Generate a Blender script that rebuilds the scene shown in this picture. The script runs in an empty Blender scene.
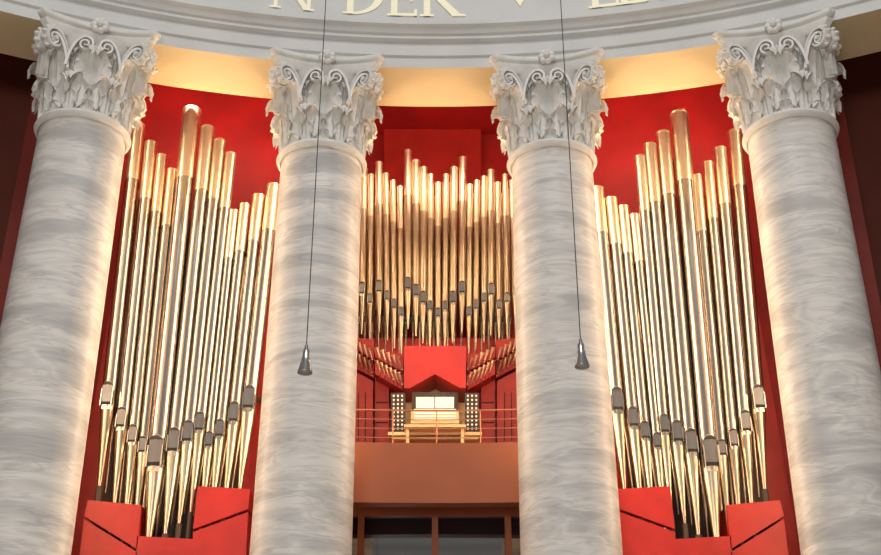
import bpy, bmesh, math, random
from mathutils import Vector, Matrix
random.seed(4)
F=1136.0; TH=math.radians(26.0); CAMX=0.06; CZ=1.7
CT,ST=math.cos(TH),math.sin(TH)
R=16.5; CY=-0.796; DEL=math.radians(12.857)
sc=bpy.context.scene
sc.view_settings.view_transform='Standard'

def W(u,v,Y):
    a=(u-440.5)/F; b=(277.5-v)/F
    d=Vector((a, CT-b*ST, ST+b*CT))
    d*=Y/d.y
    return Vector((CAMX+d.x, Y, CZ+d.z))
def pxm(v,Y):          # metres per pixel for something at that height
    b=(277.5-v)/F
    return (Y/(CT-b*ST))/F
# ---------------------------------------------------------------- materials
def mat(name,col,rough=.5,metal=0.,var=None,vscale=3.,bump=0.,bscale=20.,stretch=(1,1,1),ior=None):
    m=bpy.data.materials.new(name); m.use_nodes=True
    nt=m.node_tree; b=nt.nodes['Principled BSDF']
    b.inputs['Base Color'].default_value=(*col,1); b.inputs['Roughness'].default_value=rough
    b.inputs['Metallic'].default_value=metal
    if ior: b.inputs['IOR'].default_value=ior
    tc=nt.nodes.new('ShaderNodeTexCoord'); mp=nt.nodes.new('ShaderNodeMapping')
    mp.inputs['Scale'].default_value=stretch
    nt.links.new(tc.outputs['Object'],mp.inputs[0])
    if var is not None:
        n=nt.nodes.new('ShaderNodeTexNoise'); n.inputs['Scale'].default_value=vscale; n.inputs['Detail'].default_value=5
        nt.links.new(mp.outputs[0],n.inputs['Vector'])
        r=nt.nodes.new('ShaderNodeValToRGB')
        r.color_ramp.elements[0].position=.35; r.color_ramp.elements[1].position=.65
        r.color_ramp.elements[0].color=(*col,1); r.color_ramp.elements[1].color=(*var,1)
        nt.links.new(n.outputs['Fac'],r.inputs[0]); nt.links.new(r.outputs[0],b.inputs['Base Color'])
    if bump>0:
        n2=nt.nodes.new('ShaderNodeTexNoise'); n2.inputs['Scale'].default_value=bscale
        nt.links.new(mp.outputs[0],n2.inputs['Vector'])
        bp=nt.nodes.new('ShaderNodeBump'); bp.inputs['Strength'].default_value=bump; bp.inputs['Distance'].default_value=.02
        nt.links.new(n2.outputs['Fac'],bp.inputs['Height']); nt.links.new(bp.outputs[0],b.inputs['Normal'])
    return m
def marble():
    m=bpy.data.materials.new('grey_veined_marble'); m.use_nodes=True
    nt=m.node_tree; b=nt.nodes['Principled BSDF']; b.inputs['Roughness'].default_value=.42
    tc=nt.nodes.new('ShaderNodeTexCoord'); oi=nt.nodes.new('ShaderNodeObjectInfo')
    sca=nt.nodes.new('ShaderNodeVectorMath'); sca.operation='SCALE'; sca.inputs[0].default_value=(13,7,31)
    nt.links.new(oi.outputs['Random'],sca.inputs['Scale'])
    add=nt.nodes.new('ShaderNodeVectorMath'); add.operation='ADD'
    nt.links.new(tc.outputs['Object'],add.inputs[0]); nt.links.new(sca.outputs[0],add.inputs[1])
    def layer(scale,rot,ns,det,dist,stops):
        mp=nt.nodes.new('ShaderNodeMapping'); mp.inputs['Scale'].default_value=scale; mp.inputs['Rotation'].default_value=rot
        nt.links.new(add.outputs[0],mp.inputs[0])
        n=nt.nodes.new('ShaderNodeTexNoise'); n.inputs['Scale'].default_value=ns; n.inputs['Detail'].default_value=det
        n.inputs['Roughness'].default_value=.48; n.inputs['Distortion'].default_value=dist
        nt.links.new(mp.outputs[0],n.inputs['Vector'])
        r=nt.nodes.new('ShaderNodeValToRGB'); e=r.color_ramp.elements
        e[0].position=stops[0][0]; e[0].color=(*stops[0][1],1); e[1].position=stops[-1][0]; e[1].color=(*stops[-1][1],1)
        for p_,c_ in stops[1:-1]:
            x=e.new(p_); x.color=(*c_,1)
        nt.links.new(n.outputs['Fac'],r.inputs[0]); return r
    Lc=(.82,.795,.76)
    r1=layer((.45,.45,2.2),(.2,.28,0),1.25,3,.6,[(.32,(.56,.555,.545)),(.43,(.65,.64,.62)),(.48,Lc),(.515,(.70,.685,.665)),(.55,Lc),(.60,Lc),(.67,(.67,.66,.645))])
    r2=layer((.6,.6,5.2),(-.12,.26,0),1.4,3,.6,[(.43,(1,1,1)),(.48,(.83,.83,.835)),(.52,(1,1,1)),(.60,(.88,.88,.88))])
    mx=nt.nodes.new('ShaderNodeMixRGB'); mx.blend_type='MULTIPLY'; mx.inputs[0].default_value=1
    nt.links.new(r1.outputs[0],mx.inputs[1]); nt.links.new(r2.outputs[0],mx.inputs[2])
    nt.links.new(mx.outputs[0],b.inputs['Base Color'])
    return m
M_marble=marble()
M_plaster=mat('white_plaster',(.74,.73,.70),.55,var=(.82,.81,.78),vscale=6,bump=.15,bscale=40)
M_frieze=mat('offwhite_stucco',(.66,.67,.66),.6,var=(.60,.61,.605),vscale=1.2,bump=.05)
M_soffit=mat('cream_soffit',(.78,.64,.40),.6,var=(.73,.59,.36),vscale=1.)
M_red=mat('red_lacquer_panel',(.42,.016,.012),.45,var=(.34,.012,.009),vscale=2.5)
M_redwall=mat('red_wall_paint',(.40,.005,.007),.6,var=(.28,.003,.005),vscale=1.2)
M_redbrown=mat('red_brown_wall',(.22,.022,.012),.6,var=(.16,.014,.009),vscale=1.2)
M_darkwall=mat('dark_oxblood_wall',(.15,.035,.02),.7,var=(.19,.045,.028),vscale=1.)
M_tin=mat('tin_pipe_metal',(.45,.41,.365),.25,1.,var=(.54,.48,.42),vscale=2,stretch=(3,3,.3))
M_gold=mat('pale_brass_pipe_metal',(.97,.87,.69),.34,1.,var=(.92,.79,.57),vscale=2,stretch=(3,3,.4))
M_copper=mat('bronze_pipe_metal',(.62,.53,.40),.29,1.,var=(.52,.43,.32),vscale=2)
M_mouth=mat('pipe_mouth_grey',(.20,.20,.21),.35,.7)
M_lip=mat('pipe_lip_tin',(.85,.81,.75),.25,1.)
M_black=mat('black_shadow_gap',(.012,.010,.009),.8)
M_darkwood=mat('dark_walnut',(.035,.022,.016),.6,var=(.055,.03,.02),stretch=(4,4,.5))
M_brown=mat('terracotta_parapet',(.30,.085,.032),.55,var=(.25,.068,.026),vscale=.8)
M_wood=mat('light_maple',(.70,.49,.27),.4,var=(.60,.40,.2),stretch=(.6,4,4))
M_paper=mat('sheet_music_paper',(.85,.82,.75),.7)
M_steel=mat('brushed_steel',(.40,.40,.41),.3,1.)
M_rail=mat('red_brown_rail',(.40,.16,.08),.35,.5)
M_glass=mat('dark_door_glass',(.012,.013,.016),.04,0.,ior=2.6)
M_ins=mat('gilt_lettering',(.98,.92,.64),.4,.0)
M_floor=mat('stone_floor',(.38,.33,.27),.35,var=(.45,.39,.33),vscale=2)
M_cream=mat('cream_wall_plaster',(.70,.64,.52),.7,var=(.66,.59,.47),vscale=1)
M_lampin=mat('lamp_lens',(.9,.9,.85),.3)
M_cable=mat('black_cable',(.03,.03,.03),.5)

# ---------------------------------------------------------------- helpers
def empty(name,loc=(0,0,0)):
    o=bpy.data.objects.new(name,None); o.location=loc; sc.collection.objects.link(o); return o
def mkobj(name,me,parent=None,loc=(0,0,0),rot=(0,0,0)):
    o=bpy.data.objects.new(name,me); sc.collection.objects.link(o); o.location=loc; o.rotation_euler=rot
    if parent: o.parent=parent
    return o
def tomesh(bm,name,mats,smooth=True):
    me=bpy.data.meshes.new(name); bm.normal_update(); bm.to_mesh(me); bm.free()
    for m in (mats if isinstance(mats,(list,tuple)) else [mats]): me.materials.append(m)
    if smooth:
        for p in me.polygons: p.use_smooth=True
    return me
def frustum(bm,p0,p1,r0,r1,seg=20,mi=0,caps=(True,True)):
    ax=(p1-p0).normalized(); x=Vector((1,0,0)); x=(x-ax*x.dot(ax)).normalized(); y=ax.cross(x)
    A=[];B=[]
    for i in range(seg):
        a=2*math.pi*i/seg; d=x*math.cos(a)+y*math.sin(a)
        A.append(bm.verts.new(p0+d*r0)); B.append(bm.verts.new(p1+d*r1))
    for i in range(seg):
        f=bm.faces.new((A[i],A[(i+1)%seg],B[(i+1)%seg],B[i])); f.material_index=mi; f.smooth=True
    if caps[0]: 
        f=bm.faces.new([bm.verts.new(v.co) for v in reversed(A)]); f.material_index=mi
    if caps[1]: 
        f=bm.faces.new([bm.verts.new(v.co) for v in B]); f.material_index=mi
def box(bm,c,s,mi=0,rz=0.,rot=None):
    M=Matrix.Rotation(rz,3,'Z') if rot is None else rot
    vs=[]
    for dx in(-.5,.5):
        for dy in(-.5,.5):
            for dz in(-.5,.5):
                vs.append(bm.verts.new(Vector(c)+M@Vector((dx*s[0],dy*s[1],dz*s[2]))))
    for q in((0,1,3,2),(4,6,7,5),(0,4,5,1),(2,3,7,6),(0,2,6,4),(1,5,7,3)):
        f=bm.faces.new([vs[i] for i in q]); f.material_index=mi
def prism(bm,pts,dy,mi=0):
    """extrude polygon (list of Vectors) by dy along +Y"""
    A=[bm.verts.new(p) for p in pts]; B=[bm.verts.new(p+Vector((0,dy,0))) for p in pts]
    n=len(pts)
    fs=[bm.faces.new(A),bm.faces.new(list(reversed(B)))]
    for i in range(n): fs.append(bm.faces.new((A[(i+1)%n],A[i],B[i],B[(i+1)%n])))
    for f in fs: f.material_index=mi
def revolve(bm,prof,cx,cy,a0,a1,n,mis=None,closed=False,full=False):
    rings=[]
    cnt=n if full else n+1
    for i in range(cnt):
        a=a0+(a1-a0)*i/n
        rings.append([bm.verts.new((cx+r*math.sin(a),cy+r*math.cos(a),z)) for r,z in prof])
    m=len(prof)
    for i in range(n):
        A=rings[i];B=rings[(i+1)%cnt]
        for j in range(m if closed else m-1):
            f=bm.faces.new((A[j],A[(j+1)%m],B[(j+1)%m],B[j]))
            if mis: f.material_index=mis[j]
    if closed and not full:
        bm.faces.new(rings[0]); bm.faces.new(list(reversed(rings[-1])))
def autosmooth(o,ang=35):
    for p in o.data.polygons: p.use_smooth=True
    try:
        o.data.set_sharp_from_angle(angle=math.radians(ang))
    except Exception: pass

# ---------------------------------------------------------------- floor
bm=bmesh.new(); box(bm,(0,0,-.1),(60,60,.2)); mkobj('floor',tomesh(bm,'floor',M_floor,False))

# ---------------------------------------------------------------- capital mesh
HC=1.45; RT=.645
def leaf(bm,ang,h,w0,rb,curl,out):
    nt_,nu=22,14; rows=[]
    for i in range(nt_+1):
        t=i/nt_
        if t<.68:
            k=t/.68; r=rb+.02+out*k*k; z=.02+k*(h-curl)
        else:
            ph=(t-.68)/.32*math.radians(205); r=rb+.02+out+curl*(1-math.cos(ph)); z=.02+(h-curl)+curl*math.sin(ph)
        env=(.72+.34*math.sin(math.pi*min(1,t*1.15)))*(1 if t<.72 else max(.16,1-((t-.72)/.28)**1.5*.85))
        lob=.80+.20*abs(math.sin(math.pi*5.2*t))
        row=[]
        for j in range(nu+1):
            u=-1+2*j/nu
            hw=w0*env*(1-(1-lob)*1.5*abs(u)**2)
            s=u*hw
            rr=r+.055*abs(u)**2.0*(1 if t<.68 else .4)+.024*math.cos(u*math.pi*4)*(1-.4*t)+ .03*(1-abs(u))**3
            zz=z+ .05*abs(u)*math.sin(math.pi*5.2*t)*.7 - (.06*abs(u)**2 if t>.6 else 0)
            a=ang+s/max(rb,.3)*.98
            row.append(bm.verts.new((rr*math.sin(a),rr*math.cos(a),zz)))
        rows.append(row)
    for i in range(nt_):
        for j in range(nu):
            bm.faces.new((rows[i][j],rows[i][j+1],rows[i+1][j+1],rows[i+1][j]))
def ribbon(bm,path,side,w,th):
    n=len(path); rings=[]
    for i,p in enumerate(path):
        t=(path[min(i+1,n-1)]-path[max(i-1,0)]).normalized(); nn=t.cross(side).normalized()
        k=i/(n-1); ww=(w[0]+(w[1]-w[0])*k)/2; tt=th*(1-.5*k)
        sec=[(-1,-1),(-1,1),(-.6,1),(-.35,.35),(0,.1),(.35,.35),(.6,1),(1,1),(1,-1)]
        rings.append([bm.verts.new(p+side*(a*ww)+nn*(b*tt)) for a,b in sec])
    m=len(rings[0])
    for i in range(n-1):
        for j in range(m): bm.faces.new((rings[i][j],rings[i][(j+1)%m],rings[i+1][(j+1)%m],rings[i+1][j]))
    bm.faces.new(rings[0]); bm.faces.new(list(reversed(rings[-1])))
def spiral2d(start,ctrl,cen,r0,r1,turns,a0,n=44,sgn=-1):
    pts=[]
    end=Vector((cen[0]+r0*math.cos(a0),cen[1]+r0*math.sin(a0)))
    s=Vector(start);c=Vector(ctrl)
    for i in range(12):
        t=i/12; pts.append(s*(1-t)**2+c*2*t*(1-t)+end*t*t)
    for i in range(n+1):
        t=i/n; a=a0+sgn*2*math.pi*turns*t; r=r0+(r1-r0)*t
        pts.append(Vector((cen[0]+r*math.cos(a),cen[1]+r*math.sin(a))))
    return pts
bm=bmesh.new()
revolve(bm,[(.66,-.12),(.70,-.10),(.725,-.05),(.70,0),(.655,.015),(.62,.03),(.60,.5),(.63,.8),(.70,1.05),(.80,1.2),(.82,1.24)],0,0,0,2*math.pi,48,full=True)
for k in range(8): leaf(bm,math.radians(22.5+45*k),.56,.235,.60,.085,.04)
for k in range(8): leaf(bm,math.radians(45*k),.98,.225,.59,.10,.11)
for k in range(8): leaf(bm,math.radians(22.5+45*k),.98,.13,.60,.06,.06)
for k in range(4):
    D=math.radians(45+90*k)
    for sg in(-1,1):
        a=D; rd=Vector((math.sin(a),math.cos(a),0)); sd=Vector((math.cos(a),-math.sin(a),0))
        off=sd*(sg*.075)
        p2=spiral2d((.66,.62),(.74,1.14),(.98,1.05),.165,.03,1.9,math.radians(105))
        path=[rd*p.x+Vector((0,0,p.y))+off*(1+2.2*max(0,(1.0-p.x))) for p in p2]
        ribbon(bm,path,sd,(.13,.12),.022)
        for q_ in range(5):
            aa=math.radians(-60+35*q_)
            c=rd*(.98+.185*math.cos(aa))+Vector((0,0,1.05+.185*math.sin(aa)))+off
            bmesh.ops.create_icosphere(bm,subdivisions=2,radius=.036,matrix=Matrix.Translation(c)@Matrix.Diagonal((1.2,1.2,.8,1)))
    rd=Vector((math.sin(D),math.cos(D),0)); sd=Vector((math.cos(D),-math.sin(D),0))
    c=rd*.98+Vector((0,0,1.05)); frustum(bm,c-sd*.17,c+sd*.17,.035,.035,12)
for k in range(4):
    A=math.radians(90*k); rd=Vector((math.sin(A),math.cos(A),0)); sd=Vector((math.cos(A),-math.sin(A),0))
    for sg in(-1,1):
        p2=spiral2d((.40,.62),(.36,1.06),(.16,1.03),.125,.02,1.7,math.radians(75),sgn=1)
        path=[sd*(sg*p.x)+rd*(.80-.12*abs(p.x)-.0)+Vector((0,0,p.y)) for p in p2]
        ribbon(bm,path,rd,(.12,.09),.02)
        p3=spiral2d((.36,.60),(.46,1.08),(.62,1.03),.11,.02,1.5,math.radians(110),sgn=-1)
        path=[sd*(sg*p.x)+rd*(.70+.16*(p.x-.36))+Vector((0,0,p.y)) for p in p3]
        ribbon(bm,path,rd,(.13,.09),.02)
    fc=rd*.88+Vector((0,0,HC-.10))
    for q in range(7):
        aa=2*math.pi*q/7
        c=fc+sd*(.085*math.cos(aa))+Vector((0,0,.085*math.sin(aa)))
        bmesh.ops.create_icosphere(bm,subdivisions=2,radius=.055,matrix=Matrix.Translation(c))
    bmesh.ops.create_icosphere(bm,subdivisions=2,radius=.05,matrix=Matrix.Translation(fc+rd*.05))
def abring(s,z):
    out=[]
    for k in range(4):
        A=math.radians(90*k); rd=Vector((math.sin(A),math.cos(A),0)); sd=Vector((math.cos(A),-math.sin(A),0))
        n=16
        for i in range(n+1):
            u=-1+2*i/n; d=.73+.17*u*u
            out.append(bm.verts.new(rd*d*s+sd*(u*.81*s)+Vector((0,0,z))))
    return out
prof=[(.84,1.2),(.88,1.22),(.90,1.25),(.955,1.30),(.965,1.335),(.93,1.34),(.93,1.36),(1.0,1.375),(1.02,1.40),(1.02,HC),(.5,HC)]
rs=[abring(s,z) for s,z in prof]
for a,b in zip(rs,rs[1:]):
    for i in range(len(a)): bm.faces.new((a[i],a[(i+1)%len(a)],b[(i+1)%len(b)],b[i]))
bm.faces.new(rs[-1])
bmesh.ops.recalc_face_normals(bm,faces=bm.faces)
ZS=CZ+9.68
KZ=(11.2-9.68)/HC
for v in bm.verts: v.co.z*=KZ
ME_cap=tomesh(bm,'corinthian_capital',M_plaster)
ME_cap.set_sharp_from_angle(angle=math.radians(50))
# shaft / base
bm=bmesh.new()
prof=[]
for i in range(25):
    t=i/24; z=.75+(ZS-.12-.75)*t; r=.715-(.07)*(t**1.4)
    prof.append((r,z))
prof=[(.76,.66),(.76,.70),(.73,.73)]+prof+[(RT+.02,ZS-.10),(RT+.02,ZS)]
revolve(bm,prof,0,0,0,2*math.pi,64,full=True)
ME_shaft=tomesh(bm,'column_shaft',M_marble)
bm=bmesh.new()
revolve(bm,[(.3,.22),(.98,.22),(1.02,.28),(1.02,.34),(.98,.40),(.86,.43),(.82,.48),(.86,.53),(.90,.57),(.88,.63),(.80,.66),(.3,.66)],0,0,0,2*math.pi,48,full=True)
box(bm,(0,0,.11),(2.1,2.1,.22))
ME_base=tomesh(bm,'column_base',M_plaster,False)
for i in range(28):
    k=i-2.5
    a=k*DEL; x=R*math.sin(a); y=CY+R*math.cos(a)
    e=empty('corinthian_column',(x,y,0)); e.rotation_euler=(0,0,-a)
    mkobj('shaft',ME_shaft,e,rot=(0,0,random.random()*.4)); mkobj('capital',ME_cap,e,loc=(0,0,ZS)); mkobj('base',ME_base,e)

# ---------------------------------------------------------------- entablature
S=CZ+11.2
bm=bmesh.new()
P=[(17.06,S),(15.96,S),(15.96,S+.20),(15.92,S+.22),(15.92,S+.47),(15.84,S+.50),(15.84,S+.56),(15.80,S+.58),(15.76,S+.66),(15.70,S+.69),(15.70,S+.74),(15.94,S+.77),
   (15.94,S+1.95),(15.85,S+1.98),(15.82,S+2.1),(15.6,S+2.2),(15.55,S+2.35),(15.2,S+2.4),(15.2,S+2.6),(15.1,S+2.75),(15.1,S+2.85),(17.06,S+2.85)]
mis=[1]+[0]*(len(P)-1)
revolve(bm,P,0,CY,0,2*math.pi,300,mis,closed=True,full=True)
bmesh.ops.recalc_face_normals(bm,faces=bm.faces)
ent=mkobj('entablature_ring',tomesh(bm,'entablature_ring',[M_frieze,M_soffit])); autosmooth(ent,25)

bm=bmesh.new()
RF=15.94
def put(poly,s0,z0,h):
    A=[];B=[]
    for x,z in poly:
        a=(s0+x*h)/RF
        for L,rr in((A,RF-.02),(B,RF+.01)):
            L.append(bm.verts.new((rr*math.sin(a),CY+rr*math.cos(a),z0+z*h)))
    n=len(poly)
    bm.faces.new(A); bm.faces.new(list(reversed(B)))
    for i in range(n): bm.faces.new((A[i],A[(i+1)%n],B[(i+1)%n],B[i]))
def q(x0,z0,x1,z1): return [(x0,z0),(x1,z0),(x1,z1),(x0,z1)]
def stem(x,w=.14): return [q(x,0,x+w,1),q(x-.08,0,x+w+.08,.05),q(x-.08,.95,x+w+.08,1)]
def arcs(cx,cz,rx,rz,a0,a1,w0,w1,n=16):
    out=[]
    f=lambda a,k:(cx+(rx-k)*math.cos(a),cz+(rz-k*.55)*math.sin(a))
    for i in range(n):
        a=a0+(a1-a0)*i/n;b=a0+(a1-a0)*(i+1)/n
        wa=w0+(w1-w0)*math.cos(a); wb=w0+(w1-w0)*math.cos(b)
        out.append([f(a,0),f(b,0),f(b,wb),f(a,wa)])
    return out
hp=math.pi/2
GL={
 'D':(stem(.1)+arcs(.23,.5,.64,.5,-hp,hp,.09,.17)),
 'E':(stem(.1)+[q(.2,0,.66,.07),q(.2,.46,.56,.53),q(.2,.93,.64,1),q(.60,0,.66,.18),q(.51,.39,.56,.60),q(.59,.82,.64,1)]),
 'L':(stem(.1)+[q(.2,0,.66,.07),q(.60,0,.66,.20)]),
 'R':(stem(.1)+arcs(.23,.745,.38,.255,-hp,hp,.08,.15)+[[(.32,.5),(.50,.5),(.90,.04),(.72,.0)],q(.70,0,1.0,.05)]),
 'N':(stem(.1,.08)+stem(.80,.08)+[[(.1,1),(.26,1),(.88,.0),(.74,.0)]]),
 'B':(stem(.1)+arcs(.23,.76,.32,.24,-hp,hp,.08,.15)+arcs(.23,.27,.40,.27,-hp,hp,.08,.16)),
}
LH=.78; LZ=S+1.03
def sx(u): return RF*math.asin(((u-437)*.01664)/RF)
for ch,u in(('N',270),('D',342),('E',386),('R',419),('L',587),('E',615),('B',655)):
    for p in GL[ch]: put(p,sx(u),LZ,LH)
put([(0,.42),(.24,.42),(.12,.20)],sx(515),LZ,LH)
bmesh.ops.recalc_face_normals(bm,faces=bm.faces)
mkobj('frieze_inscription',tomesh(bm,'frieze_inscription',M_ins,False),ent)

# ---------------------------------------------------------------- niche shell
TOPZ=S+2.6
def wallseg(name,p,q_,z0,z1,m,th=.2):
    bm=bmesh.new(); p=Vector(p);q2=Vector(q_); d=q2-p; L=d.length; c=(p+q2)/2
    box(bm,(c.x,c.y,(z0+z1)/2),(L,th,z1-z0),rz=math.atan2(d.y,d.x)); return mkobj(name,tomesh(bm,name,m,False))
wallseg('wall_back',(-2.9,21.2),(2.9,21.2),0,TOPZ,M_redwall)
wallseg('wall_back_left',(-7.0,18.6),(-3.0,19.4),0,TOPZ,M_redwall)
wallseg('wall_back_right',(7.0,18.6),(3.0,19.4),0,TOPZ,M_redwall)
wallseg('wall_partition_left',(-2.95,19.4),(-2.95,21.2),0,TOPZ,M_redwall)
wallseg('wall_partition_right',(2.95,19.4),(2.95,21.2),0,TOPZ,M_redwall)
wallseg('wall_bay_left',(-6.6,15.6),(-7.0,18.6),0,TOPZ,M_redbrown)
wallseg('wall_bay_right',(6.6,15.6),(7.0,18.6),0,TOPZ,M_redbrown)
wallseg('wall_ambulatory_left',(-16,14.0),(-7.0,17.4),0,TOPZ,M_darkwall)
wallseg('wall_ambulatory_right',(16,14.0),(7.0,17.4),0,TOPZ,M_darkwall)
bm=bmesh.new(); revolve(bm,[(20.6,0),(20.6,TOPZ),(20.9,TOPZ),(20.9,0)],0,CY,math.radians(62),math.radians(298),80,closed=True)
mkobj('wall_rotunda',tomesh(bm,'wall_rotunda',M_cream,False))
bm=bmesh.new(); revolve(bm,[(16.9,TOPZ),(24,TOPZ),(24,TOPZ+.2),(16.9,TOPZ+.2)],0,CY,-math.radians(62),math.radians(62),40,closed=True)
mkobj('ceiling',tomesh(bm,'ceiling',M_redwall,False))

# ---------------------------------------------------------------- pipes
def add_pipe(bm,T,Mo,Y,wpx,footpx,sleeve=.22,mats=(0,1,1,2,3)):
    pt=W(T[0],T[1]+3,Y); pm=W(Mo[0],Mo[1],Y)
    r=wpx/2*pxm((T[1]+Mo[1])/2,Y)
    ax=(pt-pm).normalized()
    fl=footpx*pxm(Mo[1]+footpx/2,Y)*1.0
    pf=pm-ax*fl
    sl=sleeve*(pt-pm).length
    ps=pt-ax*sl
    frustum(bm,pm,ps,r,r,20,mats[0])
    frustum(bm,ps,pt,r*1.05,r*1.05,20,mats[1])
    frustum(bm,pt-ax*.03,pt,r*1.09,r*1.09,20,mats[1])
    frustum(bm,pf,pm,r*.22,r*1.0,20,mats[2])
    w=r*1.35; h=r*2.4
    c=pm+ax*(h*.55)+Vector((0,-r*.86,0)); 
    box(bm,c,(w,r*.34,h),mats[3])
    frustum(bm,c+Vector((0,-.02*r,h*.5)),c+Vector((0,r*.25,h*.5+r*.5)),w*.5,w*.25,16,mats[3])
    c2=pm-ax*(h*.02)+Vector((0,-r*.88,0)); box(bm,c2,(w*.95,r*.30,h*.16),5)
    for s in(-1,1): box(bm,pm+Vector((s*w*.55,-r*.85,h*.3)),(r*.12,r*.75,h*.95),mats[4])
    c3=pm-ax*(h*.22)+Vector((0,-r*.80,0)); box(bm,c3,(w*.85,r*.25,h*.26),mats[4])
    return pf,r
PM=[M_tin,M_gold,M_copper,M_mouth,M_lip,M_black]
def wing(name,front,blocks,mx,sgn):
    e=empty(name)
    YF=17.35
    bm=bmesh.new(); feet=[]
    for t,m,w in front:
        feet.append(add_pipe(bm,t,m,YF,w,88,mats=(0,1,2,3,4)))
    mkobj('facade_pipes',tomesh(bm,'facade_pipes',PM,False),e)
    bm=bmesh.new()
    fs=sorted(front,key=lambda a:a[1][0])
    for i in range(len(fs)-1):
        a,b=fs[i],fs[i+1]
        for k,(kk,dy) in enumerate(((.5,.34),(0.0,.6))):
            tx=a[0][0]*(1-kk)+b[0][0]*kk; ty=max(a[0][1],b[0][1])*.6+.4*(a[0][1]*(1-kk)+b[0][1]*kk)+34+26*k+random.uniform(-8,8)
            m_x=a[1][0]*(1-kk)+b[1][0]*kk; my=(a[1][1]+b[1][1])/2+6*k
            add_pipe(bm,(tx,ty),(m_x,my),YF+dy,5.5-k,80,sleeve=.08,mats=(2,2,2,3,4))
    mkobj('inner_ranks',tomesh(bm,'inner_ranks',PM,False),e)
    bm=bmesh.new()
    xs=[f[1][0] for f in front]
    for yy in(285,400):
        l=W(min(xs)+ (18 if sgn<0 else -26),yy,YF+.8); r_=W(max(xs)+(26 if sgn<0 else -18),yy,YF+.8)
        box(bm,(l+r_)/2,((r_-l).x,.06,.07),0)
    mkobj('pipe_rack',tomesh(bm,'pipe_rack',M_darkwood,False),e)
    bm=bmesh.new()
    for pl,mi in blocks:
        prism(bm,[W(mx(u),v,YF-.12) for u,v in pl],.95,mi)
    for pf,r in feet: frustum(bm,pf-Vector((0,0,.5)),pf+Vector((0,0,.05)),r*.45,r*.45,12,1)
    a=W(mx(78),560,YF); b=W(mx(246),560,YF); xl,xr=min(a.x,b.x),max(a.x,b.x)
    box(bm,((xl+xr)/2,YF+.45,a.z/2+.05),(xr-xl,.9,a.z+.1),0)
    bmesh.ops.recalc_face_normals(bm,faces=bm.faces)
    mkobj('wind_chests',tomesh(bm,'wind_chests',[M_red,M_darkwood],False),e)
    bm=bmesh.new()
    Yb=YF+.95
    def quad(pl,dy,mi): prism(bm,[W(mx(u),v,Yb) for u,v in pl],dy,mi)
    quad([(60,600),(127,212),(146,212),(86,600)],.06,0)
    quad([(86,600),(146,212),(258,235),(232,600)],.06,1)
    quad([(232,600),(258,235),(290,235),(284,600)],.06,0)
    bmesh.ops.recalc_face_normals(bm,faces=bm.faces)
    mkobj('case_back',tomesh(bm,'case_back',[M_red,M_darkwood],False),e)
    return e
LF=[((138,122),(108,405),14),((151,140),(122,427),12),((162,153),(133,442),10.5),((172,167),(143,452),9.5),
    ((192,107),(156,466),18),((208,125),(174,451),14),((220,138),(188,441),12.5),((231,151),(200,430),11),
    ((234,208),(209,446),9),((245,202),(220,436),10.5),((259,193),(234,421),12),((274,183),(249,408),14)]
RFp=[((597,186),(617,410),14),((611,196),(633,426),12),((623,204),(645,438),10.5),((634,212),(657,447),9),
    ((640,154),(664,432),11),((650,142),(677,441),12.5),((663,130),(691,452),14),((679,111),(710,466),18),
    ((697,173),(722,455),9.5),((708,160),(733,446),10.5),((720,146),(745,431),12.5),((735,129),(758,408),14)]
BL=[([(88,500),(141,505),(137,549),(84,516)],0),([(84,519),(137,552),(137,600),(74,600)],0),
    ([(137,536),(193,539),(191,600),(133,600)],0),
    ([(198,486),(250,489),(248,509),(193,529)],0),([(193,532),(248,512),(244,600),(191,600)],0)]
wing('pipe_organ_wing',LF,BL,lambda u:u,-1)
wing('pipe_organ_wing',RFp,BL,lambda u:868-u,1)

# ---------------------------------------------------------------- central organ
YC=19.0
eo=empty('pipe_organ')
tops=[(364,166),(371,172),(379,160),(386,171),(393,178),(400,184),(408,148),(416,158),(424,165),(431,172),(438,180),(446,172),(454,165),(463,155),(470,182),(477,178),(484,174),(491,168),(498,180),(505,172),(512,178)]
mths=[(362,294),(370,303),(379,292),(387,300),(394,308),(401,316),(408,289),(416,296),(423,303),(430,310),(438,317),(445,310),(453,303),(462,293),(469,316),(476,309),(484,302),(491,295),(499,309),(507,302),(515,295)]
bm=bmesh.new()
for i,(t,m) in enumerate(zip(tops,mths)):
    add_pipe(bm,t,m,YC,7.6 if t[1]<170 else 6.0,44,sleeve=.34,mats=(2,1,2,3,4))
mkobj('facade_pipes',tomesh(bm,'facade_pipes',PM,False),eo)
bm=bmesh.new()
for row,dy in((0,.35),(1,.7)):
    n=24+row*3
    for i in range(n):
        u=358+158*i/(n-1); v=196+10*math.sin(i*1.1+row)+row*6+random.uniform(-4,4)
        add_pipe(bm,(436+(u-436)*.985,v-12*row),(436+(u-436)*1.0,322-6*row),YC+dy,4.0,34,sleeve=.2,mats=(2,1,2,3,4))
mkobj('inner_ranks',tomesh(bm,'inner_ranks',PM,False),eo)
bm=bmesh.new()
def cq(pl,Y,dy,mi=0): prism(bm,[W(u,v,Y) for u,v in pl],dy,mi)
cq([(352,338),(522,338),(524,452),(350,452)],YC+.35,.5,0)
cq([(404,346),(466,346),(466,388),(460,388),(435,374),(410,388),(404,388)],YC-.45,.78,0)
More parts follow.
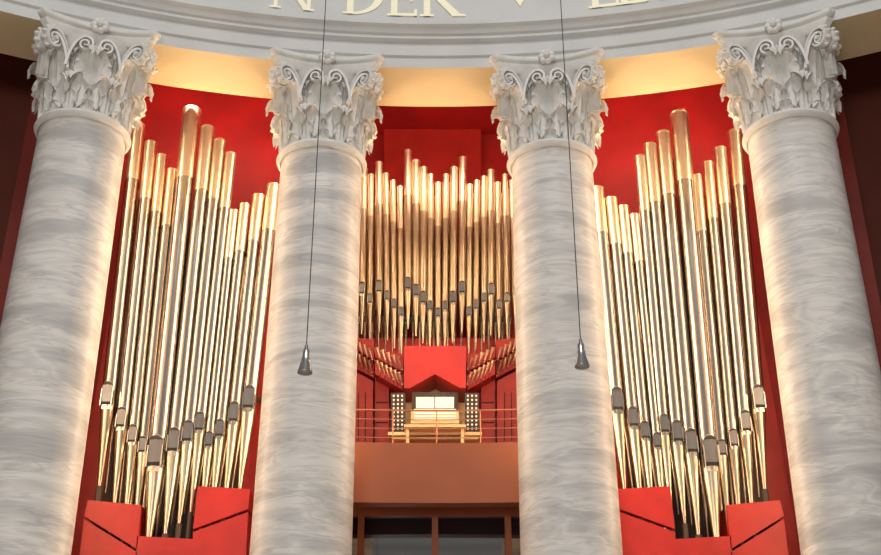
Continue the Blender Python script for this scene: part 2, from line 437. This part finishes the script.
for s in(-1,1):
    def mx2(u): return u if s<0 else 870-u
    cq([(mx2(u),v) for u,v in[(352,338),(374,340),(374,360),(352,346)]],YC-.05,.38,0)
    cq([(mx2(u),v) for u,v in[(352,349),(374,363),(374,378),(352,366)]],YC+.05,.3,0)
    cq([(mx2(u),v) for u,v in[(375,350),(403,354),(403,372),(375,357)]],YC-.12,.45,0)
    cq([(mx2(u),v) for u,v in[(375,360),(403,375),(403,390),(375,374)]],YC-.2,.53,0)
    cq([(mx2(u),v) for u,v in[(375,377),(389,384),(389,445),(375,445)]],YC+.12,.22,0)
    cq([(mx2(u),v) for u,v in[(352,370),(373,381),(373,445),(350,445)]],YC+.02,.3,0)
    for uu in(358,365): cq([(mx2(u),v) for u,v in[(uu,392),(uu+.9,392.4),(uu+.7,441),(uu-.2,441)]],YC+.012,.02,1)
    for vv in(402,422): cq([(mx2(u),v) for u,v in[(376,vv),(388,vv),(388,vv+.9),(376,vv+.9)]],YC+.11,.02,1)
bmesh.ops.recalc_face_normals(bm,faces=bm.faces)
mkobj('red_case',tomesh(bm,'red_case',[M_red,M_black],False),eo)
bm=bmesh.new()
cq([(384,60),(481,60),(481,200),(384,200)],20.9,.15,0)  # raised red panel on the back wall
bmesh.ops.recalc_face_normals(bm,faces=bm.faces)
mkobj('raised_red_panel',tomesh(bm,'raised_red_panel',[M_red],False),eo)
bm=bmesh.new()
for s in(-1,1):
    for (u0,v0,u1,v1,n,Y) in((356,345,371,353,4,YC-.15),(356,357,371,366,4,YC-.02),(379,353,401,363,5,YC-.25),(379,366,401,378,6,YC-.32)):
        for i in range(n):
            k=i/(n-1); u=u0+(u1-u0)*k; v=v0+(v1-v0)*k
            if s>0: u=870-u
            a=W(u+.8*s*-1,v+5,Y); b=W(u+1.8*s,v-3,Y-.08)
            frustum(bm,a,b,.014,.026,10,0); d=(b-a).normalized(); frustum(bm,b,b+d*.05,.026,.042,10,0)
            frustum(bm,a-d*.02,a+Vector((0,.18,-.06)),.014,.014,8,0)
mkobj('small_trumpet_rank',tomesh(bm,'small_trumpet_rank',[M_gold],False),eo)
bm=bmesh.new()
cq([(405,388),(435,376),(465,388),(466,446),(404,446)],YC+.30,.04,0)
bmesh.ops.recalc_face_normals(bm,faces=bm.faces)
mkobj('console_recess',tomesh(bm,'console_recess',[M_wood],False),eo)

# gallery
GZ=W(436,443,16.9).z
GB=W(436,503,16.9).z
bm=bmesh.new()
ri=16.9-CY
revolve(bm,[(ri,GZ),(ri,GB),(ri+.25,GB),(ri+.25,GB+.42),(ri+4.1,GB+.42),(ri+4.1,GZ-.02),(ri+.25,GZ-.02),(ri+.25,GZ)],0,CY,-math.radians(6.8),math.radians(6.8),40,closed=True)
bmesh.ops.recalc_face_normals(bm,faces=bm.faces)
o=mkobj('organ_gallery_balcony',tomesh(bm,'organ_gallery_balcony',M_brown)); autosmooth(o,25)
er=empty('gallery_railing')
bm=bmesh.new()
for k,dz in enumerate((.12,.27,.42,.57)):
    n=24; pr=None
    for i in range(n+1):
        a=math.radians(-6.8+13.6*i/n); p=Vector(((ri+.12)*math.sin(a),CY+(ri+.12)*math.cos(a),GZ+dz))
        if pr: frustum(bm,pr,p,.007 if k<3 else .014,.007 if k<3 else .014,8,0)
        pr=p
for i in range(7):
    a=math.radians(-6.6+13.2*i/6); p=Vector(((ri+.12)*math.sin(a),CY+(ri+.12)*math.cos(a),GZ))
    frustum(bm,p,p+Vector((0,0,.58)),.010,.010,8,0)
mkobj('rails_and_posts',tomesh(bm,'rails_and_posts',M_rail),er)

# console
ec=empty('organ_console')
bm=bmesh.new()
YK=18.2
def bx(u0,u1,v0,v1,Y,dy,mi): cq([(u0,v1),(u1,v1),(u1,v0),(u0,v0)],Y,dy,mi)
bx(409,461,424,446,YK+.1,.6,0)
for i in range(4):
    bx(411,459,420-3.2*i,423-3.2*i,YK+.05+.09*i,.16,0); bx(414,456,418.6-3.2*i,420.2-3.2*i,YK+.03+.09*i,.14,2)
bx(412,458,392,409,YK+.46,.05,1)
cq([(416,408),(434.3,408),(434.3,397),(416,397)],YK+.43,.02,2)
cq([(435.3,408),(454,408),(454,397),(435.3,397)],YK+.43,.02,2)
bx(407,463,427,430,YK-.02,.3,0)
for s in(-1,1):
    u0,u1=(391,405) if s<0 else(465,479)
    cq([(u0,432),(u1,432),(u1,393),(u0,393)],YK+.25,.3,1)
    for r_ in range(9):
        for c_ in range(3):
            p=W(u0+2.8+c_*4.2,396.5+r_*4.1,YK+.25); frustum(bm,p+Vector((0,-.04,0)),p,.017,.012,10,2)
bx(390,480,431,446,YK+.3,.4,1)
bx(388,482,432,435,YK-.25,.55,0); bx(392,478,437,439,YK-.3,.5,0)
bx(404,466,424.5,427,YK-.55,.28,0)
bx(406,409,427,446,YK-.5,.2,0); bx(461,464,427,446,YK-.5,.2,0)
bmesh.ops.recalc_face_normals(bm,faces=bm.faces)
mkobj('console_body',tomesh(bm,'console_body',[M_wood,M_darkwood,M_paper],False),ec)

# doors under the gallery
ed=empty('door_1')
bm=bmesh.new(); Yd=18.0
zt=GB+.12
box(bm,(0,Yd+.05,zt/2),(4.6,.04,zt),0)
mkobj('door_glass',tomesh(bm,'door_glass',M_glass,False),ed)
bm=bmesh.new()
for u in(361,435,508):
    x=W(u,530,Yd).x; box(bm,(x,Yd,zt/2),(.10,.10,zt),0)
for z in(zt,3.2,2.4,.1): box(bm,(0,Yd,z),(4.6,.09,.10),0)
lt=GB+.40; box(bm,(0,Yd+.1,(zt+lt)/2),(4.7,.2,lt-zt),0)
mkobj('door_frame',tomesh(bm,'door_frame',[M_brown,M_black],False),ed)

# ---------------------------------------------------------------- pendant lamps
for (u,v) in((305,372),(582,366)):
    YL=11.; p=W(u,v,YL)
    e=empty('pendant_lamp',p)
    bm=bmesh.new()
    revolve(bm,[(.001,.30),(.018,.30),(.02,.25),(.034,.245),(.036,.17),(.044,.16),(.046,.12),(.078,.0),(.078,-.012),(.068,-.012),(.036,.10),(.001,.10)],0,0,0,2*math.pi,28,full=True)
    mkobj('shade',tomesh(bm,'shade',M_steel),e)
    bm=bmesh.new(); revolve(bm,[(.001,.015),(.064,.012),(.060,.03),(.001,.04)],0,0,0,2*math.pi,20,full=True); mkobj('lens',tomesh(bm,'lens',M_lampin),e)
    bm=bmesh.new(); frustum(bm,Vector((0,0,.29)),Vector((0,0,14)),.0055,.0055,8); mkobj('cable',tomesh(bm,'cable',M_cable),e)

# ---------------------------------------------------------------- lights
def area(name,loc,target,sx_,sy_,power,col):
    l=bpy.data.lights.new(name,'AREA'); l.shape='RECTANGLE'; l.size=sx_; l.size_y=sy_; l.energy=power; l.color=col
    o=bpy.data.objects.new(name,l); sc.collection.objects.link(o); o.location=loc
    o.rotation_euler=(Vector(target)-Vector(loc)).to_track_quat('-Z','Y').to_euler(); return o
def spot(name,loc,target,power,col,ang=80,rad=.08):
    l=bpy.data.lights.new(name,'SPOT'); l.energy=power; l.color=col; l.spot_size=math.radians(ang); l.spot_blend=.6; l.shadow_soft_size=rad
    o=bpy.data.objects.new(name,l); sc.collection.objects.link(o); o.location=loc
    o.rotation_euler=(Vector(target)-Vector(loc)).to_track_quat('-Z','Y').to_euler(); return o
WARM=(1.,.70,.42); 
area('high_fill_light',(1,2,25),(0,15,7),6,6,1350,(1,.97,.94))  # added high fill for the column fronts, not an actual fixture
area('high_fill_light',(0,6,22),(0,-16,6),6,6,2200,(1,.97,.94))  # added fill aimed backwards, brightens the opposite columns for reflections
area('low_fill_light',(-3,-9,4.5),(0,15,9),4,3,1100,(1,.97,.93))  # added low fill from behind the camera, evens out the capitals
for x,y in((-3.9,17.15),(3.9,17.15)):
    area('cove_light',(x,y,S+.80),(x*1.08,19,S+1.9),2.8,.25,42,(1,.75,.5))
area('cove_light',(0,17.4,S+.85),(0,21,S+1.6),2.6,.25,42,(1,.75,.5))
for s in(-1,1):
    area('column_tube_light',(s*2.30,16.75,CZ+8.4),(s*4.6,16.5,CZ+8.4),.12,7.2,85,WARM)
    area('column_tube_light',(s*5.95,16.15,CZ+8.4),(s*3.4,16.5,CZ+8.4),.12,7.2,85,WARM)
    area('column_tube_light',(s*1.85,16.75,CZ+8.4),(0,16.9,CZ+8.4),.12,5.5,70,WARM)
    area('column_edge_fill',(s*2.35,16.5,CZ+7.2),(s*5.45,14.9,CZ+7.2),.12,8.0,150,WARM)  # added strips, this and the next two, to brighten column edges only
    area('column_edge_fill',(s*5.75,16.0,CZ+7.2),(s*1.9,15.7,CZ+7.2),.12,8.0,125,WARM)
    area('column_edge_fill',(s*1.75,16.55,CZ+8.0),(-s*1.9,15.6,CZ+8.0),.12,6.0,85,WARM)
spot('console_light',(0,17.6,GZ+4.2),(0,18.6,GZ+.5),140,(1,.8,.55),50)
w=bpy.data.worlds.new('world'); sc.world=w; w.use_nodes=True
bg=w.node_tree.nodes['Background']; bg.inputs[0].default_value=(.97,.97,1,1); bg.inputs[1].default_value=.22

cam=bpy.data.cameras.new('camera'); co=bpy.data.objects.new('camera',cam); sc.collection.objects.link(co)
co.location=(CAMX,0,CZ); co.rotation_euler=(math.pi/2+TH,0,0); cam.sensor_width=36; cam.lens=36*F/881
sc.camera=co
